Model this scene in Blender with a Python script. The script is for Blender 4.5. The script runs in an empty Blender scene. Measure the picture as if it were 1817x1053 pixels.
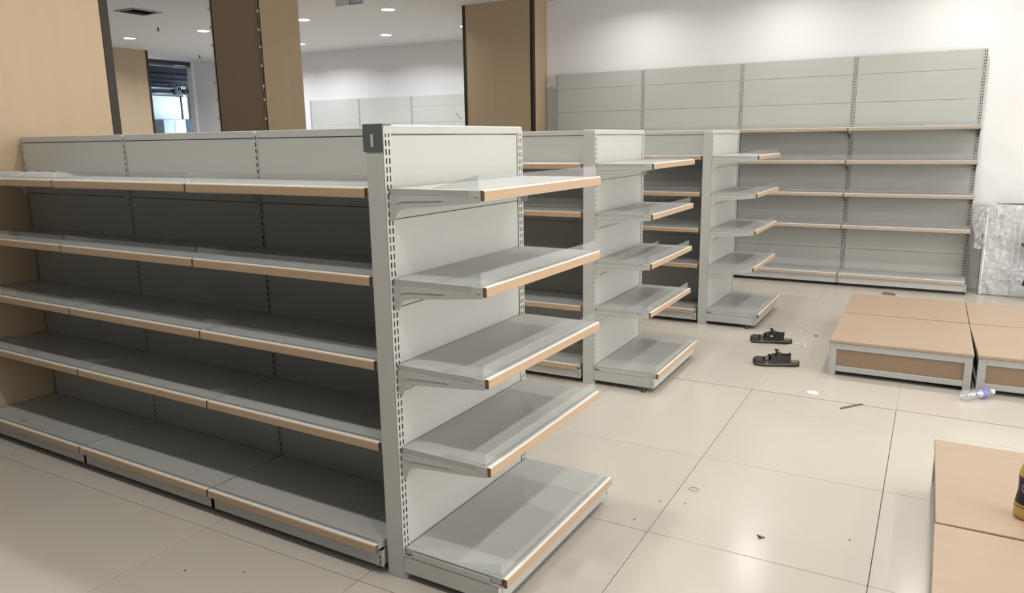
import bpy, math, random
from mathutils import Vector, Matrix
random.seed(7)
PI = math.pi
SC = bpy.context.scene
COL = SC.collection

# ------------------------------------------------------------------ camera
F, YAW, PITCH, ROLL = 1325.2322, 0.53000, 0.19950, -0.0147
CAM = Vector((1.5934, -1.8773, 1.5441))
def cam_axes():
    fwd = Vector((-math.sin(YAW)*math.cos(PITCH), math.cos(YAW)*math.cos(PITCH), -math.sin(PITCH)))
    right = Vector((math.cos(YAW), math.sin(YAW), 0))
    up = right.cross(fwd)
    c, s = math.cos(ROLL), math.sin(ROLL)
    return right*c + up*s, up*c - right*s, fwd
r_, u_, f_ = cam_axes()
cd = bpy.data.cameras.new('camera')
cam = bpy.data.objects.new('camera', cd); COL.objects.link(cam)
m = Matrix((r_, u_, -f_)).transposed().to_4x4(); m.translation = CAM
cam.matrix_world = m
cd.sensor_fit = 'HORIZONTAL'; cd.sensor_width = 36; cd.lens = F*36/1817
cd.shift_x = -12.723/1817; cd.shift_y = -10.4929/1817
cd.clip_start = 0.05; cd.clip_end = 100
SC.camera = cam

# ------------------------------------------------------------------ world, exposure, big lights
SC.view_settings.view_transform = 'Standard'
SC.view_settings.look = 'None'
SC.view_settings.gamma = 1
SC.view_settings.use_curve_mapping = False
SC.view_settings.exposure = 0.02
w = bpy.data.worlds.new('world'); SC.world = w; w.use_nodes = True
w.node_tree.nodes['Background'].inputs[0].default_value = (0.75, 0.85, 1, 1)
w.node_tree.nodes['Background'].inputs[1].default_value = 0.06

def area(name, loc, target, sx, sy, power, color, shape='RECTANGLE', spread=180):
    l = bpy.data.lights.new(name, 'AREA'); l.shape = shape; l.size = sx
    if shape in ('RECTANGLE', 'ELLIPSE'): l.size_y = sy
    l.energy = power; l.color = color; l.spread = math.radians(spread)
    o = bpy.data.objects.new(name, l); COL.objects.link(o)
    o.location = loc
    d = Vector(target) - Vector(loc)
    o.rotation_euler = d.to_track_quat('-Z', 'Y').to_euler()
    return o
# added area light for the strong light from the right; shopfront unseen, assumed
area('right_side_fill', (7.7, 1.2, 1.6), (0, 1.6, 1.3), 7.0, 2.5, 400, (1.0, 0.97, 0.93))
# daylight through the window of the room behind the left opening
area('back_window_daylight', (-13.2, 9.9, 1.6), (-14.0, 8.2, 1.6), 0.5, 2.4, 60, (0.75, 0.88, 1.0))
LAMP_POWER = 12.5

# ------------------------------------------------------------------ materials
MATS = {}
def mat(name, col, rough=.5, metal=0, spec=.5, noise=None, bump=None, emit=None, coat=0, stretch=(1, 1, 1), rnd=0):
    if name in MATS: return MATS[name]
    M = bpy.data.materials.new(name); M.use_nodes = True
    nt = M.node_tree; b = nt.nodes['Principled BSDF']
    b.inputs['Base Color'].default_value = (*col, 1)
    b.inputs['Roughness'].default_value = rough
    b.inputs['Metallic'].default_value = metal
    b.inputs['Specular IOR Level'].default_value = spec
    b.inputs['Coat Weight'].default_value = coat
    if noise or bump or rnd:
        tc = nt.nodes.new('ShaderNodeTexCoord'); mp = nt.nodes.new('ShaderNodeMapping')
        mp.inputs['Scale'].default_value = stretch
        nt.links.new(tc.outputs['Object'], mp.inputs['Vector'])
    last = None
    if noise:
        sc, amt = noise
        n = nt.nodes.new('ShaderNodeTexNoise'); n.inputs['Scale'].default_value = sc
        n.inputs['Detail'].default_value = 5
        nt.links.new(mp.outputs[0], n.inputs['Vector'])
        mix = nt.nodes.new('ShaderNodeMix'); mix.data_type = 'RGBA'
        mix.inputs[6].default_value = (*[c*(1-amt) for c in col], 1)
        mix.inputs[7].default_value = (*[min(1, c*(1+amt)) for c in col], 1)
        nt.links.new(n.outputs['Fac'], mix.inputs[0])
        nt.links.new(mix.outputs[2], b.inputs['Base Color']); last = mix.outputs[2]
    if rnd:
        oi = nt.nodes.new('ShaderNodeObjectInfo')
        mr = nt.nodes.new('ShaderNodeMapRange'); mr.inputs[3].default_value = 1-rnd; mr.inputs[4].default_value = 1+rnd
        nt.links.new(oi.outputs['Random'], mr.inputs[0])
        h = nt.nodes.new('ShaderNodeHueSaturation')
        nt.links.new(mr.outputs[0], h.inputs['Value'])
        if last: nt.links.new(last, h.inputs['Color'])
        else: h.inputs['Color'].default_value = (*col, 1)
        nt.links.new(h.outputs[0], b.inputs['Base Color'])
    if bump:
        sc, st = bump
        n2 = nt.nodes.new('ShaderNodeTexNoise'); n2.inputs['Scale'].default_value = sc
        n2.inputs['Detail'].default_value = 4
        nt.links.new(mp.outputs[0], n2.inputs['Vector'])
        bp = nt.nodes.new('ShaderNodeBump'); bp.inputs['Strength'].default_value = st
        bp.inputs['Distance'].default_value = 0.002
        nt.links.new(n2.outputs['Fac'], bp.inputs['Height'])
        nt.links.new(bp.outputs[0], b.inputs['Normal'])
    if emit:
        b.inputs['Emission Color'].default_value = (*emit[0], 1)
        b.inputs['Emission Strength'].default_value = emit[1]
    MATS[name] = M
    return M

def clear_mat(name, tint=(1, 1, 1), base=.06, film=.0, rough=.05, bump=0):
    """thin clear plastic: transparent sheet with a glossy surface and a little milky diffuse"""
    M = bpy.data.materials.new(name); M.use_nodes = True
    nt = M.node_tree; nt.nodes.clear()
    out = nt.nodes.new('ShaderNodeOutputMaterial')
    tr = nt.nodes.new('ShaderNodeBsdfTransparent'); tr.inputs[0].default_value = (*tint, 1)
    gl = nt.nodes.new('ShaderNodeBsdfGlossy'); gl.inputs['Roughness'].default_value = rough
    fr0 = nt.nodes.new('ShaderNodeLayerWeight'); fr0.inputs[0].default_value = .5
    fr = nt.nodes.new('ShaderNodeMath'); fr.operation = 'POWER'; fr.inputs[1].default_value = 5
    nt.links.new(fr0.outputs['Facing'], fr.inputs[0])
    ad = nt.nodes.new('ShaderNodeMath'); ad.operation = 'ADD'; ad.inputs[1].default_value = base; ad.use_clamp = True
    nt.links.new(fr.outputs[0], ad.inputs[0])
    mx = nt.nodes.new('ShaderNodeMixShader')
    nt.links.new(ad.outputs[0], mx.inputs[0]); nt.links.new(tr.outputs[0], mx.inputs[1]); nt.links.new(gl.outputs[0], mx.inputs[2])
    df = nt.nodes.new('ShaderNodeBsdfDiffuse'); df.inputs[0].default_value = (.85, .87, .88, 1)
    mx2 = nt.nodes.new('ShaderNodeMixShader'); mx2.inputs[0].default_value = film
    nt.links.new(mx.outputs[0], mx2.inputs[1]); nt.links.new(df.outputs[0], mx2.inputs[2])
    nt.links.new(mx2.outputs[0], out.inputs[0])
    if bump:
        tc = nt.nodes.new('ShaderNodeTexCoord'); n = nt.nodes.new('ShaderNodeTexNoise'); n.inputs['Scale'].default_value = 22
        nt.links.new(tc.outputs['Object'], n.inputs['Vector'])
        bp = nt.nodes.new('ShaderNodeBump'); bp.inputs['Strength'].default_value = bump; bp.inputs['Distance'].default_value = .02
        nt.links.new(n.outputs['Fac'], bp.inputs['Height'])
        nt.links.new(bp.outputs[0], gl.inputs['Normal']); nt.links.new(bp.outputs[0], df.inputs['Normal'])
    MATS[name] = M
    return M

STEEL = mat('powder_coated_steel', (.49, .49, .468), .42, noise=(3, .03))
PANEL = mat('back_panel_steel', (.48, .483, .455), .5, noise=(2, .03))
TRAY = mat('shelf_tray_steel', (.42, .425, .41), .33, noise=(3, .03))
DARKGAP = mat('hollow_shade_black', (.005, .005, .005), 1, spec=0)  # black colour stands in for shade inside slots and openings
STRIP = mat('wood_look_price_strip', (.46, .32, .205), .4, noise=(9, .12), stretch=(.6, 10, 10))
STRIPGLARE = mat('glare_pale_price_strip', (.46, .38, .31), .35, noise=(9, .08), stretch=(.6, 10, 10))  # wood strip paled: glare on the wall shelves put into the colour
CARRIER = mat('cream_strip_holder', (.80, .76, .70), .3)
ENDCAP = mat('strip_end_brown', (.13, .10, .06), .6)
GREYCLIP = mat('dark_grey_cap', (.13, .15, .14), .3, metal=.2)
ACRYL = clear_mat('clear_acrylic', (.955, .97, .975), .06, .06, .06)
BOTTLEP = clear_mat('clear_bottle_plastic', (.93, .95, .97), .14, .10, .08, .5)
FILM2 = clear_mat('rolled_plastic_film', (.97, .97, .97), .10, .20, .42, .8)
FILM = clear_mat('crumpled_plastic_film', (.97, .97, .97), .12, .22, .14, 1.0)
TILE = mat('beige_porcelain_tile', (.485, .452, .40), .20, spec=.5, noise=(2.2, .035), rnd=.02)
GROUT = mat('dark_grout', (.12, .10, .08), .9)
WALLM = mat('white_wall_paint', (.83, .83, .84), .8, noise=(1.5, .015), bump=(60, .08))
CEILM = mat('ceiling_paint', (.70, .70, .70), .85, noise=(1, .015))
TANM = mat('tan_laminate', (.445, .335, .222), .5, noise=(3, .05), stretch=(4, 4, .35))
STRIPDK = mat('dark_bronze_corner_strip', (.035, .03, .022), .35, metal=.3)
BOARD = mat('beech_look_board', (.375, .28, .20), .42, noise=(5, .05), stretch=(.5, 5, 1))
INSET = mat('beech_look_infill', (.25, .175, .115), .5, noise=(5, .06), stretch=(.5, 1, 5))
FRAMEM = mat('pale_grey_frame', (.39, .39, .375), .4)
MIDS = mat('sandal_midsole_grey', (.17, .16, .14), .7)
RUB = mat('sandal_rubber', (.038, .036, .034), .75, noise=(30, .2))
STRAPM = mat('sandal_webbing', (.028, .027, .027), .8, noise=(60, .3))
STRAPG = mat('sandal_grey_green_trim', (.10, .115, .10), .8, noise=(60, .3))
FOOTBED = mat('sandal_footbed', (.16, .15, .13), .8, noise=(20, .1))
NAVY = mat('dark_navy_duct_board', (.018, .02, .035), .6)
PIPE = mat('dark_pipe_metal', (.06, .065, .075), .4, metal=.5)
BLUEGREY = mat('blue_grey_cabinet', (.42, .50, .54), .5)
WHITEP = mat('white_plastic', (.85, .85, .83), .4)
BLACKP = mat('black_plastic', (.015, .015, .015), .35)
GOLD = mat('golden_bottle_gold', (.55, .37, .10), .3, metal=.25, noise=(10, .15))
LABELDK = mat('dark_bottle_label', (.02, .015, .03), .4)
BLUEL = mat('blue_bottle_label', (.16, .17, .48), .4)
LAMPE = mat('lamp_diffuser_lit', (1, 1, 1), .5, emit=((1, .98, .95), 14))
DAYE = mat('bright_daylight_pane', (.9, .95, 1), .5, emit=((.92, .97, 1), 1.1))
BULBM = mat('pale_bulb_plastic', (.62, .52, .42), .25)
METALB = mat('bare_metal_strip', (.14, .12, .10), .4, metal=.6)
PINKPAD = mat('glove_rubber', (.10, .035, .03), .6, noise=(20, .2))
GLASSR = clear_mat('added_window_glass', (.95, .98, .97), .03, 0, .02)

# ------------------------------------------------------------------ mesh helpers
class MB:
    def __init__(s): s.v = []; s.f = []; s.m = []; s.sm = []
    def add(s, vs, fs, mi=0, smooth=False):
        o = len(s.v); s.v += [tuple(p) for p in vs]
        for f in fs:
            s.f.append([i+o for i in f]); s.m.append(mi); s.sm.append(smooth)
    def box(s, x0, y0, z0, x1, y1, z1, b=0, mi=0):
        if b <= 0:
            vs = [(x0,y0,z0),(x1,y0,z0),(x1,y1,z0),(x0,y1,z0),(x0,y0,z1),(x1,y0,z1),(x1,y1,z1),(x0,y1,z1)]
            s.add(vs, [(0,3,2,1),(4,5,6,7),(0,1,5,4),(1,2,6,5),(2,3,7,6),(3,0,4,7)], mi); return
        b = min(b, (x1-x0)*.45, (y1-y0)*.45, (z1-z0)*.45)
        X = (x0, x1); Y = (y0, y1); Z = (z0, z1); vs = []; idx = {}
        for i in (0, 1):
            for j in (0, 1):
                for k in (0, 1):
                    dx = b if i == 0 else -b; dy = b if j == 0 else -b; dz = b if k == 0 else -b
                    for a, p in enumerate(((X[i], Y[j]+dy, Z[k]+dz), (X[i]+dx, Y[j], Z[k]+dz), (X[i]+dx, Y[j]+dy, Z[k]))):
                        idx[i, j, k, a] = len(vs); vs.append(p)
        I = idx; fs = []
        for i in (0, 1):
            q = [I[i,0,0,0], I[i,1,0,0], I[i,1,1,0], I[i,0,1,0]]; fs.append(q if i else q[::-1])
            q = [I[0,i,0,1], I[1,i,0,1], I[1,i,1,1], I[0,i,1,1]]; fs.append(q[::-1] if i else q)
            q = [I[0,0,i,2], I[1,0,i,2], I[1,1,i,2], I[0,1,i,2]]; fs.append(q if i else q[::-1])
        for i in (0, 1):
            for j in (0, 1):
                par = (i + j) % 2
                q = [I[i,j,0,0], I[i,j,1,0], I[i,j,1,1], I[i,j,0,1]]; fs.append(q if par else q[::-1])
                q = [I[i,0,j,0], I[i,1,j,0], I[i,1,j,2], I[i,0,j,2]]; fs.append(q[::-1] if par else q)
                q = [I[0,i,j,1], I[1,i,j,1], I[1,i,j,2], I[0,i,j,2]]; fs.append(q if par else q[::-1])
        for i in (0, 1):
            for j in (0, 1):
                for k in (0, 1):
                    t = [I[i,j,k,0], I[i,j,k,1], I[i,j,k,2]]; fs.append(t if (i+j+k) % 2 else t[::-1])
        s.add(vs, fs, mi)
    def prism(s, poly, axis, a, b, mi=0):
        n = len(poly)
        def P(p, t):
            return (t, p[0], p[1]) if axis == 'x' else (p[0], t, p[1]) if axis == 'y' else (p[0], p[1], t)
        vs = [P(p, a) for p in poly] + [P(p, b) for p in poly]
        fs = [list(range(n))[::-1], list(range(n, 2*n))] + [[i, (i+1) % n, n+(i+1) % n, n+i] for i in range(n)]
        s.add(vs, fs, mi)
    def tube(s, pts, r, n=6, mi=0, cap=True):
        pts = [Vector(p) for p in pts]; vs = []; N = len(pts)
        for i, p in enumerate(pts):
            t = (pts[min(i+1, N-1)] - pts[max(i-1, 0)]).normalized()
            ref = Vector((0, 0, 1)) if abs(t.z) < .9 else Vector((1, 0, 0))
            a = t.cross(ref).normalized(); c = t.cross(a)
            rr = r[i] if isinstance(r, (list, tuple)) else r
            for k in range(n):
                an = 2*PI*k/n; vs.append(p + a*math.cos(an)*rr + c*math.sin(an)*rr)
        fs = [[i*n+k, i*n+(k+1) % n, (i+1)*n+(k+1) % n, (i+1)*n+k] for i in range(N-1) for k in range(n)]
        if cap: fs += [list(range(n))[::-1], list(range((N-1)*n, N*n))]
        s.add(vs, fs, mi, True)
    def lathe(s, prof, n=24, mi=0, c=(0, 0, 0), ax='z', caps=True):
        vs = []
        for r, h in prof:
            for k in range(n):
                an = 2*PI*k/n; a, b = r*math.cos(an), r*math.sin(an)
                vs.append((c[0]+a, c[1]+b, c[2]+h) if ax == 'z' else (c[0]+h, c[1]+a, c[2]+b) if ax == 'x' else (c[0]+b, c[1]+h, c[2]+a))
        N = len(prof)
        fs = [[i*n+k, i*n+(k+1) % n, (i+1)*n+(k+1) % n, (i+1)*n+k] for i in range(N-1) for k in range(n)]
        if caps: fs += [list(range(n))[::-1], list(range((N-1)*n, N*n))]
        s.add(vs, fs, mi, True)
    def mesh(s, name, mats):
        me = bpy.data.meshes.new(name); me.from_pydata(s.v, [], s.f)
        for M in (mats if isinstance(mats, (list, tuple)) else [mats]): me.materials.append(M)
        me.polygons.foreach_set('material_index', s.m)
        me.polygons.foreach_set('use_smooth', s.sm)
        me.validate(); me.update()
        return me
def link(name, me, parent=None, loc=(0, 0, 0), rz=0):
    o = bpy.data.objects.new(name, me); COL.objects.link(o)
    if parent: o.parent = parent
    o.location = loc; o.rotation_euler = (0, 0, rz)
    return o
def fin(mb, name, mats, parent=None, loc=(0, 0, 0), rz=0): return link(name, mb.mesh(name, mats), parent, loc, rz)
def tag(o, label=None, cat=None, group=None, kind=None):
    if label: o['label'] = label
    if cat: o['category'] = cat
    if group: o['group'] = group
    if kind: o['kind'] = kind
    return o
def thing(name, label, cat, loc=(0, 0, 0), rz=0, group=None):
    return tag(link(name, None, None, loc, rz), label, cat, group)
CACHE = {}
def cached(key, fn, mats):
    if key not in CACHE:
        mb = MB(); fn(mb); CACHE[key] = mb.mesh(key.split('|')[0], mats)
    return CACHE[key]

CEIL = 3.24
# ------------------------------------------------------------------ room shell
fl = MB(); fl.box(-15.2, -9, -.12, 8.2, 10.6, -.010)
floor = tag(fin(fl, 'floor', GROUT), kind='structure')
TS, TR = .803, .022
def tile_mb(dx, dy, zb):
    g = .0004 if zb else .0014      # the tiles beyond the dark joint are laid almost butted
    def f(mb): mb.box(g, g, -.010, dx-g, dy-g, 0, .0006 if zb else .0012)
    return cached('tile|%.3f%.3f%d' % (dx, dy, zb), f, TILE)
def tile_at(lx, ly, dx, dy):
    c, s = math.cos(TR), math.sin(TR)
    return (.605+lx*c-ly*s, 2.341+lx*s+ly*c, dx, dy)
tiles = []
for i in range(-17, 9):
    for j in range(-13, 0):
        tiles.append(tile_at(i*TS, j*TS, TS, TS))
    tiles.append(tile_at(i*TS, 0, TS, .327))
    for j in range(0, 10):
        tiles.append(tile_at(i*TS, .335 + j*TS, TS, TS))
tiles.sort(key=lambda t: math.hypot(t[0]+TS/2-CAM.x, t[1]+TS/2-CAM.y) + (50 if (Vector((t[0]+.4-CAM.x, t[1]+.4-CAM.y))).dot(Vector((f_.x, f_.y))) < -.3 else 0))
rest = MB()
for n, (x, y, dx, dy) in enumerate(tiles):
    if n < 290: link('tile', tile_mb(dx, dy, y > 2.6+.022*(x-.6)), floor, (x, y, 0), TR)
    else:
        c, s = math.cos(TR), math.sin(TR)
        g = .0014
        q = [(g, g), (dx-g, g), (dx-g, dy-g), (g, dy-g)]
        rest.prism([(x+a*c-b*s, y+a*s+b*c) for a, b in q], 'z', -.010, 0)
tag(fin(rest, 'far_tiles', TILE, floor), kind='stuff')

ce = MB(); ce.box(-12.6, -9, CEIL, 8.2, 10.6, CEIL+.1)
ceiling = tag(fin(ce, 'ceiling', CEILM), kind='structure')
WY = 6.86
def wallbox(name, *b, m=WALLM):
    mb = MB(); mb.box(*b); return tag(fin(mb, name, m), kind='structure')
wallbox('wall_back', -3.06, WY, 0, 8.2, WY+.15, CEIL)
wallbox('wall_return', -3.21, WY, 0, -3.06, 9.6, CEIL)
mb = MB(); mb.prism([(-12.6, 8.86), (-3.21, 9.46), (-3.21, 9.62), (-12.6, 9.02)], 'z', 0, CEIL)
tag(fin(mb, 'wall_far', WALLM), kind='structure')
# left wall with the wide opening between y=6.9 and 8.86
mb = MB(); mb.box(-12.75, -9, 0, -12.6, 6.95, CEIL); mb.box(-12.75, 8.80, 0, -12.6, 10.6, CEIL)
tag(fin(mb, 'wall_left', WALLM), kind='structure')
# unseen right wall; glazed openings added to go with the side fill light
mb = MB()
mb.box(8.0, -9, 0, 8.15, -2.6, CEIL); mb.box(8.0, 5.0, 0, 8.15, WY, CEIL); mb.box(8.0, -2.6, 2.95, 8.15, 5.0, CEIL); mb.box(8.0, -2.6, 0, 8.15, 5.0, .1)
tag(fin(mb, 'wall_right', WALLM), kind='structure')
win = MB()
for k in range(6):
    y = -2.6 + 7.6*k/5; win.box(8.03, y-.03, .1, 8.10, y+.03, 2.95, .004)
winf = tag(fin(win, 'window_1', STRIPDK), kind='structure')
for k in range(5):
    y = -2.6+7.6*k/5
    g = MB(); g.box(8.06, y+.03, .1, 8.07, y+1.52-.03, 2.95); fin(g, 'pane', GLASSR, winf)

# room behind the left opening
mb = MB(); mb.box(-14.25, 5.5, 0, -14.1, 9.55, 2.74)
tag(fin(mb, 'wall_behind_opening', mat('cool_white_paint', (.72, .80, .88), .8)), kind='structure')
mb = MB(); mb.box(-14.25, 5.5, 0, -13.9, 5.6, 3.6); mb.box(-14.25, 10.45, 0, -12.75, 10.55, 3.6)
tag(fin(mb, 'wall_side_of_opening', WALLM), kind='structure')
o = thing('ceiling_bulkhead', 'dark navy boxed duct above the opening at the far left', 'duct', (-13.9, 8, 2.8))
mb = MB(); mb.box(-.25, -2.4, .05, .18, 2.4, .43, .01); fin(mb, 'duct_board', NAVY, o)
mb = MB(); mb.box(.18, -2.4, .12, .22, 2.4, .16); mb.box(.18, -2.4, .24, .22, 2.4, .27); fin(mb, 'duct_flange', PIPE, o)
o = thing('opening_header', 'grey twin track along the ceiling edge over the far left opening', 'track', (-12.66, 8, 3.1))
mb = MB(); mb.box(-.08, -1.1, .07, .05, .80, .135, .004); fin(mb, 'upper_rail', PIPE, o)
mb = MB(); mb.box(-.06, -1.1, .02, .03, .80, .055, .004); fin(mb, 'lower_rail', mat('rail_grey', (.25, .27, .29), .4, metal=.4), o)
o = thing('pipe_run', 'dark horizontal pipes with a valve under the duct at far left', 'pipes', (-13.6, 8.9, 2.6))
mb = MB(); mb.tube([(0, -1.5, .17), (0, .15, .17)], .055, 10); fin(mb, 'pipe', PIPE, o)
mb = MB(); mb.tube([(0, -1.5, .05), (0, .35, .05)], .06, 10); fin(mb, 'pipe', PIPE, o)
mb = MB(); mb.tube([(0, .3, .09), (0, 1.3, .09)], .05, 10); fin(mb, 'pipe', PIPE, o)
mb = MB()
for k in range(6): mb.tube([(.03, .2+k*.05, -.02), (.03+.02*math.sin(k*2), .22+k*.05, .26-.03*(k % 2))], .012, 6)
mb.box(-.05, .12, .02, .07, .3, .14, .01); mb.tube([(.06, .02, .2), (.06, .45, .22)], .018, 6); fin(mb, 'valve_cluster', PIPE, o)
# window of that room
mb = MB()
for y in (9.56, 9.78, 9.9): mb.box(-14.16, y, 0, -14.08, y+.035, 3.1, .004)
mb.box(-14.16, 9.56, 2.72, -14.08, 10.45, 2.80, .004)
wf = tag(fin(mb, 'window_2', STRIPDK), kind='structure')
mb = MB(); mb.box(-14.2, 9.55, 0, -14.18, 10.45, 3.4); fin(mb, 'pane', DAYE, wf)
for nm, y0, y1, z1, lab, mt in (('tall_cabinet', 8.75, 9.32, 2.10, 'pale blue-grey cabinet seen through the far left opening, the left one', BLUEGREY),
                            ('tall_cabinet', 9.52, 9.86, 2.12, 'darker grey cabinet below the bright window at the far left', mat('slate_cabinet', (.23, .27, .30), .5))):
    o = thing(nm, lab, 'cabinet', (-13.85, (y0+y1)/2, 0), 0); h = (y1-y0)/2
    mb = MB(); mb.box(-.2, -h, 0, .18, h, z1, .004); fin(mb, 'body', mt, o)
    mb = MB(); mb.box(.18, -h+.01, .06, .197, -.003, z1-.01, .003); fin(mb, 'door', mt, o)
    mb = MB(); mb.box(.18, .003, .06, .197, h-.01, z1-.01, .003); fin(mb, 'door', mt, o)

# ------------------------------------------------------------------ columns
def column(name, label, x0, y0, x1, y1, strips, wide=.035, z1=CEIL):
    o = thing(name, label, 'column', ((x0+x1)/2, (y0+y1)/2, 0))
    hx, hy = (x1-x0)/2, (y1-y0)/2; g = wide
    mb = MB(); mb.box(-hx+.02, -hy+.02, 0, hx-.02, hy-.02, z1); fin(mb, 'core', DARKGAP, o)
    for sy in (-1, 1):
        mb = MB(); a, b = sorted((sy*hy, sy*(hy-.02))); mb.box(-hx+g, a, .0, hx-g, b, z1, .001); fin(mb, 'cladding_panel', TANM, o)
    for sx in (-1, 1):
        mb = MB(); a, b = sorted((sx*hx, sx*(hx-.02))); mb.box(a, -hy+g*.2, .0, b, hy-g, z1, .001); fin(mb, 'cladding_panel', TANM, o)
    for sx, sy in strips:
        mb = MB(); ax, bx = sorted((sx*(hx+.004), sx*(hx-g))); ay, by = sorted((sy*(hy+.004), sy*(hy-g)))
        mb.box(ax, ay, 0, bx, by, z1, .002); fin(mb, 'corner_strip', STRIPDK, o)
    return o
ALLC = ((-1, -1), (1, -1), (-1, 1), (1, 1))
column('column', 'large tan clad column filling the upper left behind the long shelving run', -3.95, -.25, -2.905, .965, ALLC, .05)
column('column', 'tan column far at the left behind the dark corner strip', -12.15, 6.1, -11.42, 7.02, ALLC, .045)
column('column', 'brown and tan column with small bulbs along its corners, left of centre', -5.98, 4.15, -5.2, 4.76, ((-1, -1), (1, -1)), .018)
column('column', 'brown fronted column at the back wall, beside the tall wall shelving', -4.10, 6.50, -3.065, WY+.04, ((-1, -1), (1, -1)), .042)
for side, x, lab in ((1, -5.195, 'string of small round bulbs down the right corner of the middle column'), (-1, -5.985, 'string of small round bulbs down the left corner of the middle column')):
    o = thing('string_lights', lab, 'string lights', (x, 4.143, 0))
    pts = [(0.006*math.sin(i*1.3), -.006, 1.45+i*.09) for i in range(20)]
    mb = MB(); mb.tube(pts, .002, 5); fin(mb, 'cord', BULBM, o)
    me = cached('bulb', lambda b: b.lathe([(.002, -.018), (.011, -.010), (.015, 0), (.012, .010), (.004, .017)], 10), BULBM)
    zs = (2.965, 2.771, 2.587, 2.389, 2.171, 2.024, 1.815, 1.62) if side > 0 else (3.06, 2.86, 2.66, 2.44, 2.24, 2.05, 1.84, 1.66)
    for z in zs: link('bulb', me, o, (.0, -.010, z))
o = tag(None or thing('loose_wires', 'thin bent wires poking out beside the back wall column', 'wires', (-4.14, 6.5, 1.7)))
mb = MB(); mb.tube([(.0, -.01, .12), (-.04, -.02, .14), (-.07, -.02, .19), (-.09, -.02, .2)], .004, 5); fin(mb, 'wire', PIPE, o)
mb = MB(); mb.tube([(.0, -.01, .05), (-.03, -.02, .05), (-.05, -.02, .045)], .004, 5); fin(mb, 'wire', WHITEP, o)

# ------------------------------------------------------------------ ceiling fittings
ring = lambda b: b.lathe([(.084, -.002), (.098, -.006), (.104, -.002), (.104, 0)], 24, caps=False)
disc = lambda b: b.lathe([(.001, -.003), (.084, -.003), (.084, -.001)], 20)
cols_x = (-10.15, -8.56, -6.58, -5.06, -3.4, -1.75, -.1, 1.55, 3.2, 5.0)
rows_y = (8.0, 6.08, 4.2, 2.4, .8, -.85)
seen = {(-10.15, 6.08): 'leftmost lit ceiling downlight, above the distant tan column', (-8.56, 6.08): 'lit ceiling downlight just left of the middle column',
        (-6.58, 6.08): 'lit ceiling downlight touching the right edge of the middle column', (-5.06, 6.08): 'topmost lit ceiling downlight right of the middle column',
        (-6.58, 8.0): 'lower lit ceiling downlight near the far wall, right of the middle column'}
exact = {(-10.15, 6.08): (-10.17, 5.88), (-8.56, 6.08): (-8.56, 6.04), (-6.58, 6.08): (-6.56, 6.15), (-5.06, 6.08): (-5.06, 6.19), (-6.58, 8.0): (-6.63, 8.01)}
for x in cols_x:
    for y in rows_y:
        if y > 6.5 and x > -3.5: continue
        if x < -3 and y < 5: continue
        if x == -3.4: continue
        px, py = exact.get((x, y), (x, y))
        lab = seen.get((x, y))
        o = thing('downlight', lab or 'round recessed ceiling downlight outside the view', 'ceiling light', (px, py, CEIL), 0, None if lab else 'downlights out of view')
        link('trim_ring', cached('trim_ring', ring, WHITEP), o)
        link('diffuser', cached('diffuser', disc, LAMPE), o)
        l = bpy.data.lights.new('lamp', 'AREA'); l.shape = 'DISK'; l.size = .13
        l.energy = LAMP_POWER*(2.2 if x < -4.5 else .5 if x > 3 else .8 if y > 5 else 1.2 if y < 0 and x < 1 else 1); l.color = (1, .965, .90) if x > -5.5 else (.93, .96, 1); l.spread = math.radians(150)
        lo = bpy.data.objects.new('lamp', l); COL.objects.link(lo); lo.parent = o; lo.location = (0, 0, -.012)
o = thing('ceiling_vent', 'square dark ceiling air vent at the upper left', 'vent', (-7.75, 4.45, CEIL), .02)
mb = MB(); mb.box(-.16, -.18, -.004, .16, .18, -.001); fin(mb, 'duct_opening', DARKGAP, o)
mb = MB()
for a in ((-.19, -.21, .19, -.17), (-.19, .17, .19, .21), (-.19, -.17, -.15, .17), (.15, -.17, .19, .17)): mb.box(a[0], a[1], -.012, a[2], a[3], -.001, .002)
fin(mb, 'vent_frame', mat('grey_vent', (.30, .30, .29), .5), o)
for k in range(3):
    mb = MB(); mb.prism([(-.15+k*.05, -.004), (-.145+k*.05, -.004), (-.115+k*.05, -.022), (-.12+k*.05, -.022)], 'y', -.17, .17); fin(mb, 'slat', mat('grey_vent', (.3, .3, .29)), o)
def sprinkler(x, y, lab):
    o = thing('sprinkler', lab, 'sprinkler', (x, y, CEIL))
    mb = MB(); mb.lathe([(.03, -.004), (.03, 0)], 14); fin(mb, 'escutcheon', WHITEP, o)
    mb = MB(); mb.lathe([(.010, -.05), (.010, -.004)], 10); mb.lathe([(.022, -.056), (.022, -.052)], 12); mb.tube([(-.014, 0, -.05), (-.012, 0, -.02)], .003, 5); mb.tube([(.014, 0, -.05), (.012, 0, -.02)], .003, 5); fin(mb, 'head', PIPE, o)
sprinkler(-8.75, 5.41, 'small dark sprinkler head on the ceiling below the air vent')
sprinkler(-11.34, 8.07, 'tiny sprinkler head on the ceiling above the far white wall')
o = thing('hanging_sign', 'pale double-panel sign hanging from the ceiling at the top edge', 'sign', (-4.65, 5.0, 3.09))
mb = MB(); mb.box(-.20, -.015, 0, .015, .015, .11, .003); fin(mb, 'left_panel', mat('pale_sign_panel', (.72, .78, .80), .35), o)
mb = MB(); mb.box(.03, -.02, 0, .205, .02, .115, .004); fin(mb, 'right_box', mat('grey_sign_box', (.30, .33, .40), .35), o)
mb = MB(); mb.box(.045, -.024, .012, .19, -.018, .105, .002); fin(mb, 'sign_face', mat('sign_face_pale', (.55, .60, .68), .3), o)
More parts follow.
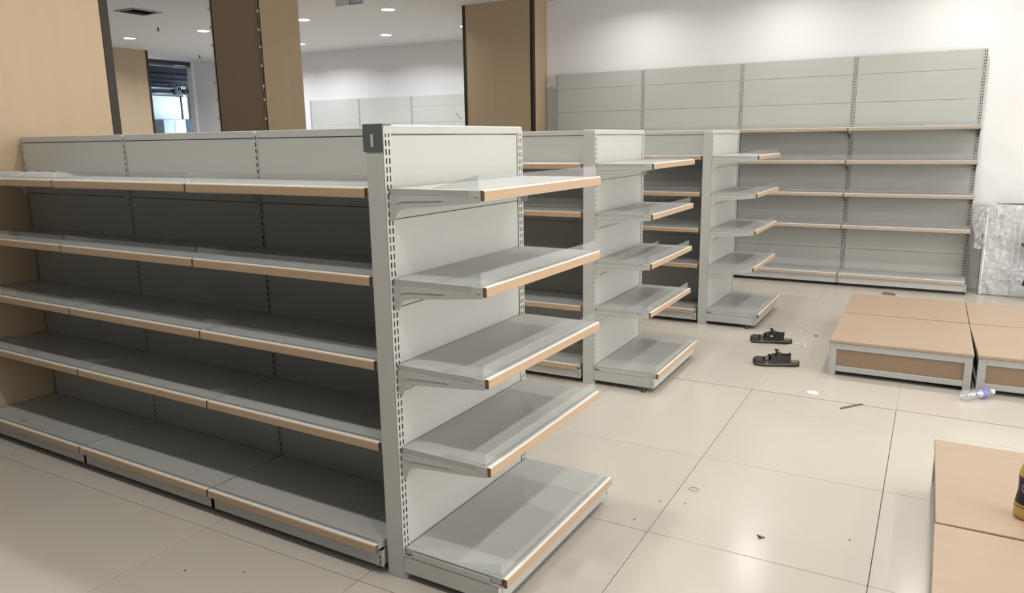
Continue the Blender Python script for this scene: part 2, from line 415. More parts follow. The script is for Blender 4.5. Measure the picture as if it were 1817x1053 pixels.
mb = MB(); mb.tube([(-.1, 0, .11), (-.1, 0, .15)], .004, 6); mb.tube([(.12, 0, .11), (.12, 0, .15)], .004, 6); fin(mb, 'hanger', PIPE, o)
mb = MB(); mb.lathe([(.02, -.06), (.035, -.05), (.04, 0)], 14)
tag(fin(mb, 'ceiling_camera', BLACKP, None, (-7.92, 3.62, CEIL)), 'small dark dome fitting on the ceiling beside the dark corner strip', 'camera')

# ------------------------------------------------------------------ shelving system
# local frame of a shelf: runs along +x, front edge towards -y, back edge at y=0, top at z=0
FH = .034
def tray(mb, L, d):
    mb.box(.004, -d+.014, -.005, L-.004, -.003, -.002, .0008)
    mb.box(.004, -d+.014, -.026, L-.004, -d+.017, -.004)
    mb.box(.004, -.006, -.026, L-.004, -.003, -.004)
    mb.box(.004, -d+.014, -.024, .0055, -.003, -.004); mb.box(L-.0055, -d+.014, -.024, L-.004, -.003, -.004)
    for t in (.33, .66): mb.box(L*t-.02, -d+.02, -.018, L*t+.02, -.006, -.005)
def bracket(mb, d, out):
    pr = [(0, -.024), (0, -.108), (-.022, -.108), (-.029, -.088), (-.042, -.072), (-.075, -.064), (-d*.6, -.052), (-d+.012, -.038), (-d+.012, -.003), (-d+.05, -.003), (-d+.06, -.024)]
    mb.prism(pr, 'x', -.0012, .0012)
    x0, x1 = (-.0035, -.001) if out < 0 else (.001, .0035)
    mb.prism([(-.03, -.050), (-.055, -.043), (-d*.58, -.036), (-d*.58, -.031), (-.055, -.034), (-.03, -.040)], 'x', x0, x1)
    mb.lathe([(.0045, 0), (.0045, .0012)], 10, c=(x0 if out < 0 else x1-.0012, -d+.025, -.018), ax='x')
def price_strip(mb, L, d):
    mb.box(.004, -d+.001, -FH, L-.004, -d+.013, .0, .0012, 1)         # holder
    mb.box(.0055, -d-.002, -FH+.002, L-.0055, -d+.001, -.004, .0008, 0)   # wood-look insert
    mb.box(.0035, -d-.0005, -FH+.001, .0045, -d+.0125, -.002, 0, 2)
    mb.box(L-.0045, -d-.0005, -FH+.001, L-.0035, -d+.0125, -.002, 0, 2)
def guard(mb, L, d):
    mb.box(.006, -d+.020, 0, L-.006, -d+.0215, .040)
def side_guard(mb, d):
    mb.prism([(-d+.022, 0), (-d+.022, .045), (-d+.20, .001), (-d+.2, 0)], 'x', .010, .0113)
def add_shelf(par, x, y, z, L, d, rz=0, detail=True, drop=0):
    k = '|%.3f|%.3f' % (L, d); ST = STRIPGLARE if L > 1 else STRIP
    s = link('shelf', cached('shelf'+k, lambda b: tray(b, L, d), TRAY), par, (x, y, z), rz)
    link('shelf_bracket', cached('shelf_bracket'+k+'l', lambda b: bracket(b, d, -1), STEEL), s, (.003, 0, 0))
    link('shelf_bracket', cached('shelf_bracket'+k+'r', lambda b: bracket(b, d, 1), STEEL), s, (L-.003, 0, 0))
    tag(link('price_strip', cached('price_strip'+k, lambda b: price_strip(b, L, d), [ST, CARRIER, ENDCAP]), s), 'wood-look price strip')
    if detail:
        tag(link('front_guard', cached('front_guard'+k, lambda b: guard(b, L, d), ACRYL), s), 'clear plastic front guard')
        tag(link('side_guard', cached('side_guard'+k, lambda b: side_guard(b, d), ACRYL), s), 'clear plastic corner divider')
    return s
def add_base(par, x, y, z, L, d, rz=0, detail=True):
    k = '|%.3f|%.3f|b' % (L, d); ST = STRIPGLARE if L > 1 else STRIP
    s = link('base_deck', cached('base_deck'+k, lambda b: tray(b, L, d), TRAY), par, (x, y, z), rz)
    tag(link('price_strip', cached('price_strip'+k, lambda b: price_strip(b, L, d), [ST, CARRIER, ENDCAP]), s), 'wood-look price strip')
    if detail:
        tag(link('front_guard', cached('front_guard'+k, lambda b: guard(b, L, d), ACRYL), s), 'clear plastic front guard')
        tag(link('side_guard', cached('side_guard'+k, lambda b: side_guard(b, d), ACRYL), s), 'clear plastic corner divider')
    def kick(b):
        b.box(.014, -d+.022, .032-z, L-.014, -d+.026, -.028, .001)
        b.box(.014, -d+.026, -.031, L-.014, -d+.036, -.028)
        b.box(.014, -d+.026, .032-z, L-.014, -d+.036, .035-z)
    link('kick_plate', cached('kick_plate'+k+'%.3f' % z, kick, STEEL), par, (x, y, z), rz)
    def leg(b):
        b.box(-.0015, -d+.024, .032-z, .0015, -.004, -.034, .0005)
        b.box(-.011, -d+.023, .032-z, .011, -d+.026, -.034, .0005)
        b.box(-.004, -.36, -.030, -.001, -.04, -.008) if d > .4 else None
        for q in (.062, .042): b.box(-.006, -d+.0225, q-z, -.002, -d+.0232, q-z+.012, 0, 1)
    def foot(b):
        b.lathe([(.016, 0), (.016, .008), (.006, .010), (.006, .036)], 12)
    for xx in (.001, L-.001):
        lx, ly = xx*math.cos(rz), xx*math.sin(rz)
        lo = link('base_leg', cached('base_leg'+k+'%.3f' % z, leg, [STEEL, DARKGAP]), par, (x+lx, y+ly, z), rz)
        link('levelling_foot', cached('levelling_foot', foot, PIPE), lo, (0, -d+.09, -z))
    return s
def upright(mb, H, w, dpt, ncol, front=True, back=False, z0=0):
    """hollow steel upright centred on x=0, front face at y=0 with punched slots, body going to +y"""
    t = .002
    mb.box(-w/2, t*2, z0, w/2, dpt-t*2, H, .0015, 0)
    pitch = .0284; sh = .019; sw = .0065 if ncol == 2 else .008
    faces = ([0] if front else []) + ([1] if back else [])
    for fb in faces:
        y0, y1 = (0, t) if fb == 0 else (dpt-t, dpt)
        yb = (t, t*2) if fb == 0 else (dpt-2*t, dpt-t)
        mb.box(-w/2+.002, yb[0], z0+.004, w/2-.002, yb[1], H-.004, 0, 1)  # black backing strip, painted shade behind the slots
        cx = [-w*.20, w*.20] if ncol == 2 else [0]
        edges = [-w/2]
        for c in cx: edges += [c-sw/2, c+sw/2]
        edges.append(w/2)
        for i in range(0, len(edges), 2): mb.box(edges[i], y0, z0, edges[i+1], y1, H, 0, 0)
        z = z0+.11 if z0 == 0 else z0+.01
        lo = z0
        while z < H-.012:
            for c in cx: mb.box(c-sw/2, y0, lo, c+sw/2, y1, z, 0, 0)
            lo = z+sh; z += pitch
        for c in cx: mb.box(c-sw/2, y0, lo, c+sw/2, y1, H, 0, 0)

GH, Z1, Z2, Z3, Z4, ZB = 1.5973, 1.397, 1.0995, .803, .5034, .1252
PW, BAY, YS, GW = .079, .9373, .366, .8862
SEAMS = [.105, .400, .698, .995, 1.292, GH-.032]
def panel_fn(L, z0, z1): return lambda b: b.box(.0015, 0, z0+.0012, L-.0015, .012, z1-.0012, .0016)
def gondola(loc, rz, lab1, lab2, clip):
    # --- long double-sided run
    g = thing('gondola_shelving', lab1, 'shelving', (loc[0], loc[1], 0), rz)
    X0 = -PW - 3*BAY; YB = GW - YS
    for k in range(4):
        x = -PW - k*BAY + (-.010 if k == 0 else .010 if k == 3 else 0)
        link('upright', cached('upright|spine', lambda b: upright(b, GH-.01, .018, YB-YS, 1, True, True), [STEEL, DARKGAP]), g, (x, YS, 0))
    for k in range(3):
        x = X0 + k*BAY + .008
        for z0, z1 in zip(SEAMS[:-1], SEAMS[1:]):
            me = cached('back_panel|%.3f%.3f' % (z0, z1), panel_fn(BAY-.016, z0, z1), PANEL)
            link('back_panel', me, g, (x, YS+.003, 0))
            link('back_panel', me, g, (x+BAY-.016, YB-.003, 0), PI)
        link('top_rail', cached('top_rail', lambda b: b.box(.002, 0, GH-.030, BAY-.018, YB-YS, GH, .002), STEEL), g, (x, YS, 0))
        link('spine_filler', cached('spine_filler', lambda b: b.box(.002, .015, .02, BAY-.018, .02, GH-.03), STEEL), g, (x, (YS+YB)/2, 0))
        for z in (Z1, Z2, Z3, Z4):
            add_shelf(g, X0+k*BAY, YS, z, BAY-(.010 if k == 2 else 0), YS-.004)
            add_shelf(g, X0+(k+1)*BAY-(.010 if k == 2 else 0), YB, z, BAY-(.010 if k == 2 else 0), YS-.004, PI)
        L = BAY-(.014 if k == 2 else 0)
        add_base(g, X0+k*BAY, YS, ZB, L, YS+.038)
        add_base(g, X0+k*BAY+L, YB, ZB, L, YS+.038, PI)
    # --- end bay facing +x
    e = thing('end_cap_shelving', lab2, 'shelving', (loc[0], loc[1], 0), rz)
    def post(b):
        upright(b, GH-.012, .040, PW, 2, True, False)
    me = cached('post|end', post, [STEEL, DARKGAP])
    # rotate so the slotted face looks to +x: local -y -> +x is rz=+90deg
    for y in (.020, GW-.020): link('post', me, e, (0, y, 0), PI/2)
    for z0, z1 in zip(SEAMS[:-1], SEAMS[1:]):
        link('back_panel', cached('end_panel|%.3f' % z0, panel_fn(GW-.080, z0, z1), PANEL), e, (-.003, .040, 0), PI/2)
    link('top_rail', cached('end_top_rail', lambda b: b.box(.002, .0, GH-.030, GW-.002, PW, GH, .004), STEEL), e, (.0005, 0, 0), PI/2)
    link('rear_board', cached('rear_board', lambda b: b.box(.041, PW-.016, .03, GW-.041, PW-.002, GH-.031), STEEL), e, (0, 0, 0), PI/2)
    for z in (Z1, Z2, Z3, Z4): add_shelf(e, 0, .012, z, GW-.024, .366, PI/2)
    add_base(e, 0, .004, ZB, GW-.008, .424, PI/2)
    def side(b):
        b.box(.0, .0, .030, .400, .0025, .094, .0008); b.box(.0, .0, .0915, .400, .012, .094)
        b.box(.03, .010, .094, .395, .0115, .112)
    link('side_kick_plate', cached('side_kick_plate', side, STEEL), e, (0, .0, 0))
    if clip:
        mb = MB(); mb.box(-PW-.004, -.003, GH-.085, .001, .001, GH, .001); mb.box(-PW-.004, -.003, GH-.002, .001, .042, GH+.003, .001); mb.box(-PW*.62, -.0045, GH-.07, -PW*.5, -.003, GH-.030, .001, 1)
        tag(fin(mb, 'post_cap', [GREYCLIP, STEEL], e), 'dark grey cap on the post top')
    return g, e
gondola((0, 0), 0, 'long grey shelving run with five levels, nearest, on the left against the column',
        'nearest end shelving bay facing right, cream panels with wood-edged shelves', True)
gondola((-.3135, 2.301), .0269, 'second grey shelving run, its shelf ends seen between the nearest and second end bays',
        'second end shelving bay, middle of the three rows', False)
gondola((-.1353, 4.1709), .0127, 'third grey shelving run, nearest the back wall, dark shelves seen behind the second end bay',
        'third and farthest end shelving bay, just before the back wall shelving', False)

# wall shelving
WH, WB, WD, WDB = 2.334, 1.152, .325, .375
WZ = (1.6175, 1.289, .9605, .6306); WZB = .136
WSE = [.105, .35, .600, .930, 1.26, 1.588, 1.87, 2.15, WH]
def wall_unit(x, y, rz, n, label, levels=True):
    g = thing('wall_shelving', label, 'shelving', (x, y, 0), rz)
    for k in range(n+1):
        xx = -k*WB + (-.018 if k == 0 else .018 if k == n else 0)
        link('upright', cached('upright|wall', lambda b: upright(b, WH, .034, .05, 2), [STEEL, DARKGAP]), g, (xx, 0, 0))
    for k in range(n):
        for z0, z1 in zip(WSE[:-1], WSE[1:]):
            link('back_panel', cached('wall_panel|%.3f' % z0, panel_fn(WB-.036, z0, z1), PANEL), g, (-(k+1)*WB+.018, .004, 0))
        for z in WZ: add_shelf(g, -(k+1)*WB, 0, z, WB, WD)
        add_base(g, -(k+1)*WB, 0, WZB, WB, WDB)
    return g
wall_unit(1.734, 6.768, .0088, 4, 'tall four-bay wall shelving along the white back wall at the right')
wall_unit(-3.52, 9.30, .083, 5, 'distant wall shelving with only pale upper panels showing, between the two columns')

# ------------------------------------------------------------------ podiums
PH = .24
def podium(x, y, rz, W, D, label):
    o = thing('display_podium', label, 'podium', (x, y, 0), rz)
    k = '|%.3f%.3f' % (W, D)
    link('top_board', cached('top_board'+k, lambda b: b.box(-.004, -.006, PH-.020, W+.004, D+.004, PH, .0025), BOARD), o)
    for a, c in ((0, 0), (W-.042, 0), (0, D-.042), (W-.042, D-.042)):
        link('leg', cached('podium_leg', lambda b: b.box(0, 0, 0, .042, .042, PH-.020, .002), FRAMEM), o, (a, c, 0))
    def rail(b, L): b.box(.042, 0, PH-.062, L-.042, .03, PH-.020, .002)
    def rail2(b, L): b.box(.042, 0, .030, L-.042, .03, .066, .002)
    def pan(b, L): b.box(.042, .008, .066, L-.042, .014, PH-.062)
    for L, loc, r in ((W, (0, 0, 0), 0), (W, (W, D, 0), PI), (D, (W, 0, 0), PI/2), (D, (0, D, 0), -PI/2)):
        kk = '|%.3f' % L
        link('rail', cached('rail_up'+kk, lambda b: rail(b, L), FRAMEM), o, loc, r)
        link('rail', cached('rail_low'+kk, lambda b: rail2(b, L), FRAMEM), o, loc, r)
        link('infill_panel', cached('infill_panel'+kk, lambda b: pan(b, L), INSET), o, loc, r)
    return o
podium(.961, 3.200, .0265, .803, .838, 'low wood-topped podium, front left of the group by the back wall')
podium(.937, 4.074, .0300, .803, .750, 'low wood-topped podium, back left of the group by the back wall')
podium(1.792, 3.222, .050, .803, .835, 'low wood-topped podium, front right of the group, behind the water bottle')
podium(1.752, 4.092, .030, .803, .750, 'low wood-topped podium, back right of the group by the back wall')
podium(1.631, .870, .032, .803, .790, 'low wood-topped podium at the right edge carrying the golden bottle')
podium(1.637, .058, .012, .803, .790, 'low wood-topped podium cut off by the bottom right corner')

# ------------------------------------------------------------------ golden bottle on the podium
o = thing('drink_bottle', 'golden bottle with a dark label on the podium at the right edge', 'bottle', (1.898, 1.045, PH))
mb = MB(); mb.lathe([(.030, 0), (.040, .004), (.042, .02), (.041, .05), (.036, .08), (.033, .10), (.034, .13), (.036, .15), (.035, .17), (.028, .19), (.016, .205), (.014, .225)], 28); fin(mb, 'body', GOLD, o)
mb = MB(); mb.lathe([(.0415, .045), (.0368, .080), (.0340, .10), (.0350, .13), (.0368, .152)], 28, caps=False); fin(mb, 'label_band', LABELDK, o)
mb = MB(); mb.lathe([(.016, .222), (.016, .245), (.014, .247)], 18); fin(mb, 'cap', GOLD, o)
mb = MB()
for k in range(14):
    a0 = 2.75+.5*math.cos(k*2*PI/14)*.35; z0 = .115+.014*math.sin(k*2*PI/14)
    mb.box(.0352*math.cos(a0+PI/4)-.001, .0352*math.sin(a0+PI/4)-.001, z0-.001, .0352*math.cos(a0+PI/4)+.001, .0352*math.sin(a0+PI/4)+.001, z0+.001)
fin(mb, 'label_emblem', WHITEP, o, rz=.6)

# ------------------------------------------------------------------ water bottle
o = thing('water_bottle', 'clear plastic water bottle with blue label lying on the floor by the podiums', 'bottle', (1.722, 3.030, .033), .80)
L = .235
prof = [(.012, 0), (.028, .002), (.0325, .010), (.0325, .03)]
for k in range(6): prof += [(.0305, .036+k*.018), (.0325, .045+k*.018)]
prof += [(.0325, .150), (.0325, .158), (.030, .175), (.022, .192), (.0135, .202), (.0125, .212)]
mb = MB(); mb.lathe(prof, 22, ax='x'); fin(mb, 'body', BOTTLEP, o)
mb = MB(); mb.lathe([(.0332, .128), (.0334, .138), (.0334, .160)], 22, ax='x', caps=False); tag(fin(mb, 'label_band', BLUEL, o), 'blue printed label')
mb = MB(); mb.lathe([(.0155, .210), (.0155, .228), (.0145, .230)], 18, ax='x'); fin(mb, 'cap', WHITEP, o)

# ------------------------------------------------------------------ sandals
def sandal(x, y, rz, sgn, label):
    """toe towards local -x, heel towards +x"""
    o = thing('sandal', label, 'sandal', (x, y, 0), rz, None)
    Ls = .305
    def halfw(t):   # t 0 toe .. 1 heel
        if t < .12: return .048*math.sqrt(max(0, 1-((.12-t)/.12)**2))*.93
        if t < .35: return .0455+.004*math.sin((t-.12)/.23*PI)
        if t < .65: return .0455-.012*math.sin((t-.35)/.30*PI/2)
        if t < .85: return .0335+.001*math.sin((t-.65)/.2*PI)
        return .0335*math.sqrt(max(0, 1-((t-.85)/.15)**2))
    def cy(t): return sgn*.008*math.sin(t*PI)
    ts = [0, .006, .02, .045, .08, .12, .18, .25, .33, .42, .5, .58, .66, .75, .85, .91, .95, .98, .995, 1]
    def topz(t): return .026+.010*max(0, (.18-t)/.18)**2+.010*max(0, (t-.45)/.55)
    def botz(t): return .0+.014*max(0, (.14-t)/.14)**2
    def loft(b, rings, mi=0):
        n = len(rings[0]); vs = [p for r in rings for p in r]
        fs = [[i*n+k, i*n+(k+1) % n, (i+1)*n+(k+1) % n, (i+1)*n+k] for i in range(len(rings)-1) for k in range(n)]
        fs += [list(range(n)), list(range((len(rings)-1)*n, len(rings)*n))[::-1]]
        b.add(vs, fs, mi, True)
    mb = MB(); rings = []
    for t in ts:
        h = max(halfw(t), .003); X = (t-.5)*Ls; b0, t0, c = botz(t), topz(t), cy(t)
        rings.append([(X, c-h*.94, b0+.002), (X, c-h, b0+.008), (X, c-h*1.02, t0-.006), (X, c-h*.98, t0), (X, c-h*.9, t0-.001), (X, c+h*.9, t0-.001), (X, c+h*.98, t0), (X, c+h*1.02, t0-.006), (X, c+h, b0+.008), (X, c+h*.94, b0+.002), (X, c+h*.5, b0), (X, c-h*.5, b0)])
    loft(mb, rings); fin(mb, 'sole', RUB, o)
    mb = MB(); rings = []
    for t in ts[2:-2]:
        h = max(halfw(t)*.9, .003); X = (t-.5)*Ls; t0, c = topz(t), cy(t)
        rings.append([(X, c-h, t0-.002), (X, c-h*.9, t0+.002), (X, c+h*.9, t0+.002), (X, c+h, t0-.002)])
    loft(mb, rings); fin(mb, 'footbed', FOOTBED, o)
    for sd in (-1, 1):
        mb = MB(); vs = []
        tt = ts[3:-3]
        for t in tt:
            h = halfw(t)*1.025+.0012; X = (t-.5)*Ls; y = cy(t)+sd*h; t0 = topz(t)
            vs += [(X, y, t0-.014), (X, y, t0-.008), (X, y-sd*.004, t0-.008), (X, y-sd*.004, t0-.014)]
        fs = [[i*4+j, i*4+(j+1) % 4, i*4+4+(j+1) % 4, i*4+4+j] for i in range(len(tt)-1) for j in range(4)]
        mb.add(vs, fs, 0, True); fin(mb, 'midsole_stripe', MIDS, o)
    # toe cap: dome over the front
    mb = MB(); rings = []
    for t in [.008, .03, .06, .09, .13, .17, .21]:
        h = halfw(t)*1.0; X = (t-.5)*Ls; c = cy(t); H = .030*min(1, (t/.10)**.5)+.004
        outer = [(X, c+h*math.cos(a), topz(t)-.004+H*math.sin(a)) for a in [PI*k/10 for k in range(11)]]
        inner = [(X, c+h*.86*math.cos(a), topz(t)-.004+H*.86*math.sin(a)) for a in [PI*k/10 for k in range(10, -1, -1)]]
        rings.append(outer+inner)
    loft(mb, rings); tag(fin(mb, 'toe_cap', RUB, o), 'dark rubber toe cap')
    # straps: arches across the foot
    def strap(b, t0, t1, z, w, th=.004, lean=0, mi=0):
        rings = []
        for k in range(15):
            a = PI*k/14; u = k/14; t = t0*(1-u)+t1*u
            h = halfw(t)*1.02; c = cy(t); X = (t-.5)*Ls + lean*math.sin(a)
            zz = topz(t)-.006 + z*math.sin(a)**.8 if math.sin(a) > 0 else topz(t)-.006
            y = c+h*math.cos(a)*(1 if abs(math.cos(a)) > .5 else 1)
            ny, nz = math.cos(a), math.sin(a)
            rings.append([(X-w/2, y, zz), (X+w/2, y, zz), (X+w/2, y-ny*th, zz-nz*th-.001), (X-w/2, y-ny*th, zz-nz*th-.001)])
        loft(b, rings, mi)
    for nm, args, mt in (('instep_strap', (.22, .30, .036, .014), STRAPG), ('instep_strap', (.36, .27, .044, .016), STRAPG),
                         ('instep_strap', (.34, .44, .056, .022), STRAPM), ('instep_strap', (.48, .40, .064, .022), STRAPM),
                         ('ankle_strap', (.55, .55, .074, .026), STRAPM)):
        mb = MB(); strap(mb, *args); fin(mb, nm, mt, o)
    for s in (-1, 1):   # side webbing wall
        mb = MB(); vs = []
        N = 12
        for k in range(N+1):
            t = .20+.60*k/N; h = halfw(t)*1.01; X = (t-.5)*Ls; c = cy(t)
            top = topz(t)+(.020, .010, .026, .020, .036, .044)[k] if k < 6 else topz(t)+.054-.012*max(0, (t-.5)/.30)
            inn = s*h*.93 if t < .5 else s*h*.96
            vs += [(X, c+s*h, topz(t)-.008), (X, c+inn, top), (X, c+inn-s*.004, top), (X, c+s*h-s*.004, topz(t)-.008)]
        fs = [[i*4+j, i*4+(j+1) % 4, i*4+4+(j+1) % 4, i*4+4+j] for i in range(N) for j in range(4)] + [[0, 1, 2, 3], [N*4+3, N*4+2, N*4+1, N*4]]
        mb.add(vs, fs, 0, False); fin(mb, 'side_webbing', STRAPM, o)
    # heel strap
    mb = MB(); rings = []
    for k in range(13):
        a = -PI/2+PI*k/12; X = (.775-.5)*Ls+.012*math.cos(a); y = .034*math.sin(a); z0 = .070+.004*math.cos(a)
        rings.append([(X, y, z0-.011), (X, y, z0+.011), (X-.004*math.cos(a), y-.004*math.sin(a), z0+.011), (X-.004*math.cos(a), y-.004*math.sin(a), z0-.011)])
    loft(mb, rings); fin(mb, 'heel_strap', STRAPM, o)
    mb = MB(); mb.box((.50-.5)*Ls-.012, -.010, .100, (.50-.5)*Ls+.014, .012, .112, .003); mb.box((.50-.5)*Ls-.004, -.004, .09, (.50-.5)*Ls+.006, .006, .103, .002); fin(mb, 'pull_tab', STRAPM, o)
    mb = MB(); mb.box(-.006, -.0395, .056, .012, -.0365, .064, .001); fin(mb, 'buckle', WHITEP, o)
    return o
sandal(.465, 3.830, .22, 1, 'black strappy sandal lying farther back of the pair, its upright tab raised')
sandal(.618, 3.262, .30, -1, 'black strappy sandal nearer the camera of the pair on the floor')

# ------------------------------------------------------------------ wrapped panels leaning on the back wall
o = thing('wrapped_panels', 'stack of white panels wrapped in clear film leaning on the back wall', 'panels', (1.84, 6.535, 0), .0)
TILT = -.135
def slab(x0, x1, y, z1, nm, mt, th=.028, z0=0.004):
    mb = MB(); mb.box(x0, 0, z0, x1, th, z1, .003)
    b = fin(mb, nm, mt, o, (0, y, 0)); b.rotation_euler = (TILT, 0, 0); return b
WP = mat('white_lacquered_panel', (.62, .62, .63), .4, noise=(4, .04))
slab(.0, 1.05, .0, .80, 'panel', WP); slab(.012, 1.06, .032, .64, 'panel', WP); slab(.03, 1.08, .064, .875, 'panel', WP); slab(.05, 1.1, .096, .875, 'panel', WP)
slab(.0, .006, -.012, .60, 'edge_strip', STRIPDK, .003); slab(.085, .089, -.003, .12, 'edge_strip', STRIPDK, .003); slab(.14, .144, -.003, .70, 'edge_strip', STRIPDK, .003, .55)
slab(.10, 1.08, .058, .884, 'edge_strip', STRIPDK, .10, .876)
def film(x0, x1, z0, z1, y, amp, nx, nz, nm='plastic_film', seed=1, slump=0):
    rr = random.Random(seed); ph = [(rr.uniform(5, 30), rr.uniform(5, 30), rr.uniform(0, 6), rr.uniform(.3, 1)) for _ in range(9)]
    vs = []
    for j in range(nz+1):
        for i in range(nx+1):
            X = x0+(x1-x0)*i/nx; Z = z0+(z1-z0)*j/nz
            n = sum(a*math.sin(p*X+q*Z+r) for p, q, r, a in ph)/4 + rr.uniform(-.35, .35)
            ex = .02*math.sin(Z*17+seed) if i in (0, nx) else 0
            ez = .02*math.sin(X*19+seed) if j in (0, nz) else 0
            vs.append((X+ex, -abs(n)*amp-slump*(1-j/nz)**2, max(.006, Z+ez)))
    fs = [[j*(nx+1)+i, j*(nx+1)+i+1, (j+1)*(nx+1)+i+1, (j+1)*(nx+1)+i] for j in range(nz) for i in range(nx)]
    mb = MB(); mb.add(vs, fs, 0, False)
    b = fin(mb, nm, FILM, o, (0, y, 0)); b.rotation_euler = (TILT, 0, 0); return b
film(.03, 1.0, .03, .86, -.006, .022, 40, 34, seed=3)
slab(.022, .034, -.014, .80, 'edge_strip', WHITEP, .004)
slab(.30, .312, -.034, .72, 'fold_ridge', WP, .003, .28); slab(.255, .262, -.034, .70, 'fold_ridge', WP, .003, .2)
film(-.08, .18, .46, .87, -.002, .03, 14, 18, seed=5)
film(.08, .9, .02, .30, -.02, .045, 40, 14, seed=8, slump=.04)
film(.26, .42, .02, .26, -.05, .05, 12, 14, seed=12, slump=.03)

o = thing('black_tool_case', 'small black square case with a round grey dial at the right edge', 'tool case', (2.235, 6.33, .14), -.05)
mb = MB(); mb.box(-.055, -.03, 0, .10, .03, .105, .006); b = fin(mb, 'case_body', BLACKP, o); b.rotation_euler = (0, .25, 0)
mb = MB(); mb.lathe([(.028, -.034), (.033, -.033), (.033, -.030)], 20, c=(.03, 0, .055), ax='y'); b = fin(mb, 'dial_ring', mat('dial_grey', (.3, .3, .3), .4), o); b.rotation_euler = (0, .25, 0)
mb = MB(); mb.lathe([(.022, -.037), (.024, -.034)], 20, c=(.03, 0, .055), ax='y'); b = fin(mb, 'dial', BLACKP, o); b.rotation_euler = (0, .25, 0)
mb = MB(); mb.box(.0, -.03, -.14, .12, .05, .0, .01); fin(mb, 'foam_block', WHITEP, o)

# ------------------------------------------------------------------ small things
# crumpled clear film on the top left shelf
rr = random.Random(4)
mb = MB(); nx, ny = 34, 10; vs = []
for j in range(ny+1):
    for i in range(nx+1):
        u, v = i/nx, j/ny
        X = -.80+.80*u; Y = .0+.13*v
        env = math.sin(PI*v)**.5*min(1, (1-u)*9+.15) if 0 < v < 1 else 0
        Z = .006+.020*env*(.75+.25*math.sin(u*40+v*5))+rr.uniform(0, .006)
        vs.append((X, Y+.01*math.sin(u*25), Z))
fs = [[j*(nx+1)+i, j*(nx+1)+i+1, (j+1)*(nx+1)+i+1, (j+1)*(nx+1)+i] for j in range(ny) for i in range(nx)]
mb.add(vs, fs, 0, True)
tag(fin(mb, 'plastic_bundle', FILM2, None, (-1.99, .035, Z1+.001)), 'rolled clear plastic film lying on the top left shelf', 'plastic film')
# loose clear rail on the second end bay
c, s = math.cos(.0269), math.sin(.0269)
mb = MB(); mb.box(0, -.0, 0, .018, .80, .003, .0005); mb.box(.0, 0, .0, .002, .80, .026)
tag(fin(mb, 'loose_rail', ACRYL, None, (-.3135+.13, 2.301+.05, Z3), .0269), 'loose clear plastic rail lying on a shelf of the second end bay', 'rail')
# floor litter
def cord(name, pts, r, mt, label, cat, parts=None):
    o = thing(name, label, cat, (pts[0][0], pts[0][1], 0))
    for k, P in enumerate([pts]+(parts or [])):
        mb = MB(); mb.tube([(x-pts[0][0], y-pts[0][1], r+.0008) for x, y in P], r, 6); fin(mb, 'strand', mt, o)
    return o
cord('plastic_tie', [(.585, 3.80), (.61, 3.83), (.65, 3.86), (.675, 3.95), (.681, 4.05)], .003, WHITEP, 'white plastic ties tangled on the floor beside the sandals', 'cable tie',
     [[(.65, 3.86), (.70, 3.845), (.735, 3.80)], [(.68, 3.95), (.70, 3.9), (.715, 3.83)]])
cord('thin_cord', [(.336, 4.38), (.45, 4.36), (.579, 4.40), (.62, 4.36), (.64, 4.24), (.655, 4.10)], .0013, mat('grey_cord', (.5, .49, .46), .5), 'thin grey cord looped on the floor behind the sandals', 'cord')
cord('string_scrap', [(.78, 4.26), (.84, 4.30), (.90, 4.30)], .0018, WHITEP, 'short white string scrap between sandals and podium', 'string')
mb = MB(); mb.lathe([(.010, 0), (.012, .004), (.004, .006)], 10)
tag(fin(mb, 'screw_plug', BLACKP, None, (.735, 4.18, 0)), 'tiny dark plug on the floor between the sandals and podium', 'plug')
mb = MB(); mb.lathe([(.030, 0), (.036, .002), (.034, .004), (.002, .0045)], 24)
tag(fin(mb, 'white_disc', WHITEP, None, (.934, 2.775, 0)), 'flat white plastic disc on the floor in front of the podium', 'disc')
mb = MB(); mb.box(-.085, -.009, .0, .085, .009, .004, .001)
tag(fin(mb, 'metal_strip', METALB, None, (1.172, 2.63, 0), .94), 'short dark metal strip lying across the dark floor joint', 'strip')
mb = MB(); mb.prism([(-.06, -.03), (.06, -.06), (.05, .0), (-.05, .05)], 'z', 0, .012)
tag(fin(mb, 'wood_scrap', mat('brown_scrap', (.16, .13, .09), .7), None, (1.10, 6.17, 0)), 'small brown scrap on the floor behind the podiums', 'scrap')
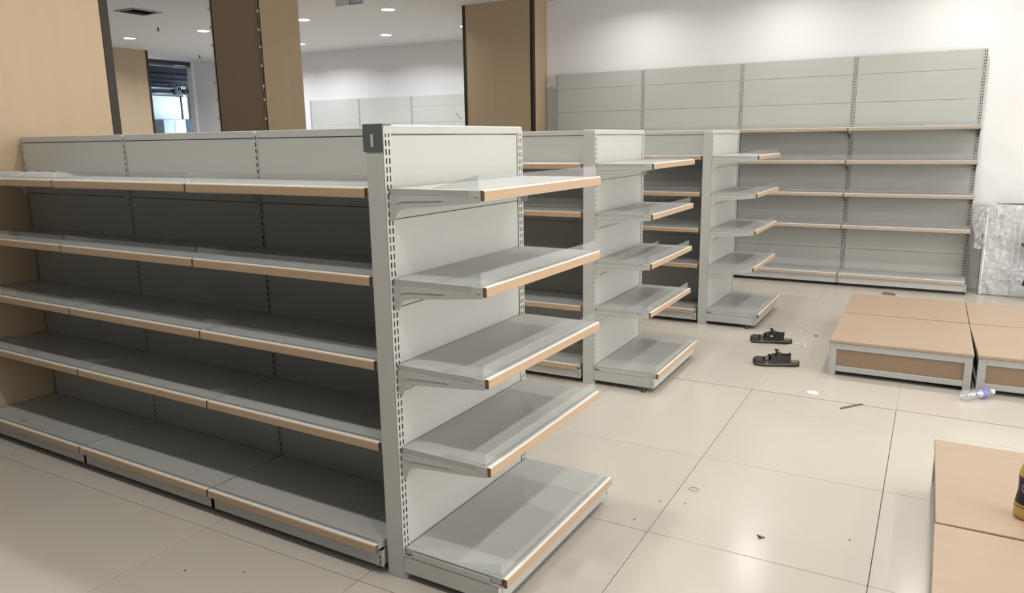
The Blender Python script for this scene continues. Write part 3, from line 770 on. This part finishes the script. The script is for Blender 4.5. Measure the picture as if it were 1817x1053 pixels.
pts = [(.022*math.cos(a*PI/12), .016*math.sin(a*PI/12), .0012) for a in range(25)]
mb = MB(); mb.tube(pts, .0012, 5, cap=False)
tag(fin(mb, 'ring_pull', mat('ring_brown', (.25, .16, .10), .5), None, (.692, 1.179, .0)), 'thin brown ring lying on a floor tile', 'ring')
mb = MB(); mb.lathe([(.006, 0), (.009, .005), (.003, .010)], 7); mb.lathe([(.004, 0), (.005, .003), (.002, .005)], 6, c=(.012, .006, 0)); mb.lathe([(.003, 0), (.004, .003), (.001, .005)], 6, c=(-.012, .012, 0))
tag(fin(mb, 'crumb', METALB, None, (1.044, .900, 0)), 'small dark crumb of debris on a floor tile', 'debris')
for k, (x, y) in enumerate(((.60, 1.0), (.56, .80), (1.35, 1.05), (-.55, -.25), (-.75, -.35), (.70, 1.03))):
    mb = MB(); mb.lathe([(.0035, 0), (.004, .002), (.001, .003)], 6)
    tag(fin(mb, 'grit', METALB, None, (x, y, 0)), 'tiny speck of grit on the floor tiles', 'debris', 'grit specks on the floor tiles')

# reddish rubber glove caught in the film at the right edge
o = thing('work_glove', 'dark reddish glove fingers at the right edge before the wrapped panels', 'glove', (2.27, 6.50, .44))
GM = MB()
def loftring(b, pts, rad, flat=1.0):
    b.tube([Vector(p) for p in pts], rad, 10)
loftring(GM, [(.02, 0, -.10), (.01, 0, -.06), (.0, 0, .0), (-.01, 0, .05), (-.012, 0, .085)], [.034, .032, .042, .044, .030])
for k, (sx, ex, ez, ln) in enumerate(((-.038, -.085, .135, .011), (-.018, -.05, .172, .011), (.004, -.005, .18, .011), (.024, .035, .165, .010))):
    loftring(GM, [(sx*.6, 0, .05), (sx, -.004, .085), ((sx+ex)/2, -.012, (.085+ez)/2), (ex, -.010, ez), (ex*1.02, -.008, ez+.008)], [ln*1.1, ln*1.15, ln, ln*.9, ln*.45])
loftring(GM, [(-.01, 0, .0), (-.045, -.006, .02), (-.08, -.010, .05), (-.108, -.008, .078), (-.113, -.008, .084)], [.020, .016, .013, .011, .005])
fin(GM, 'glove_shell', PINKPAD, o)
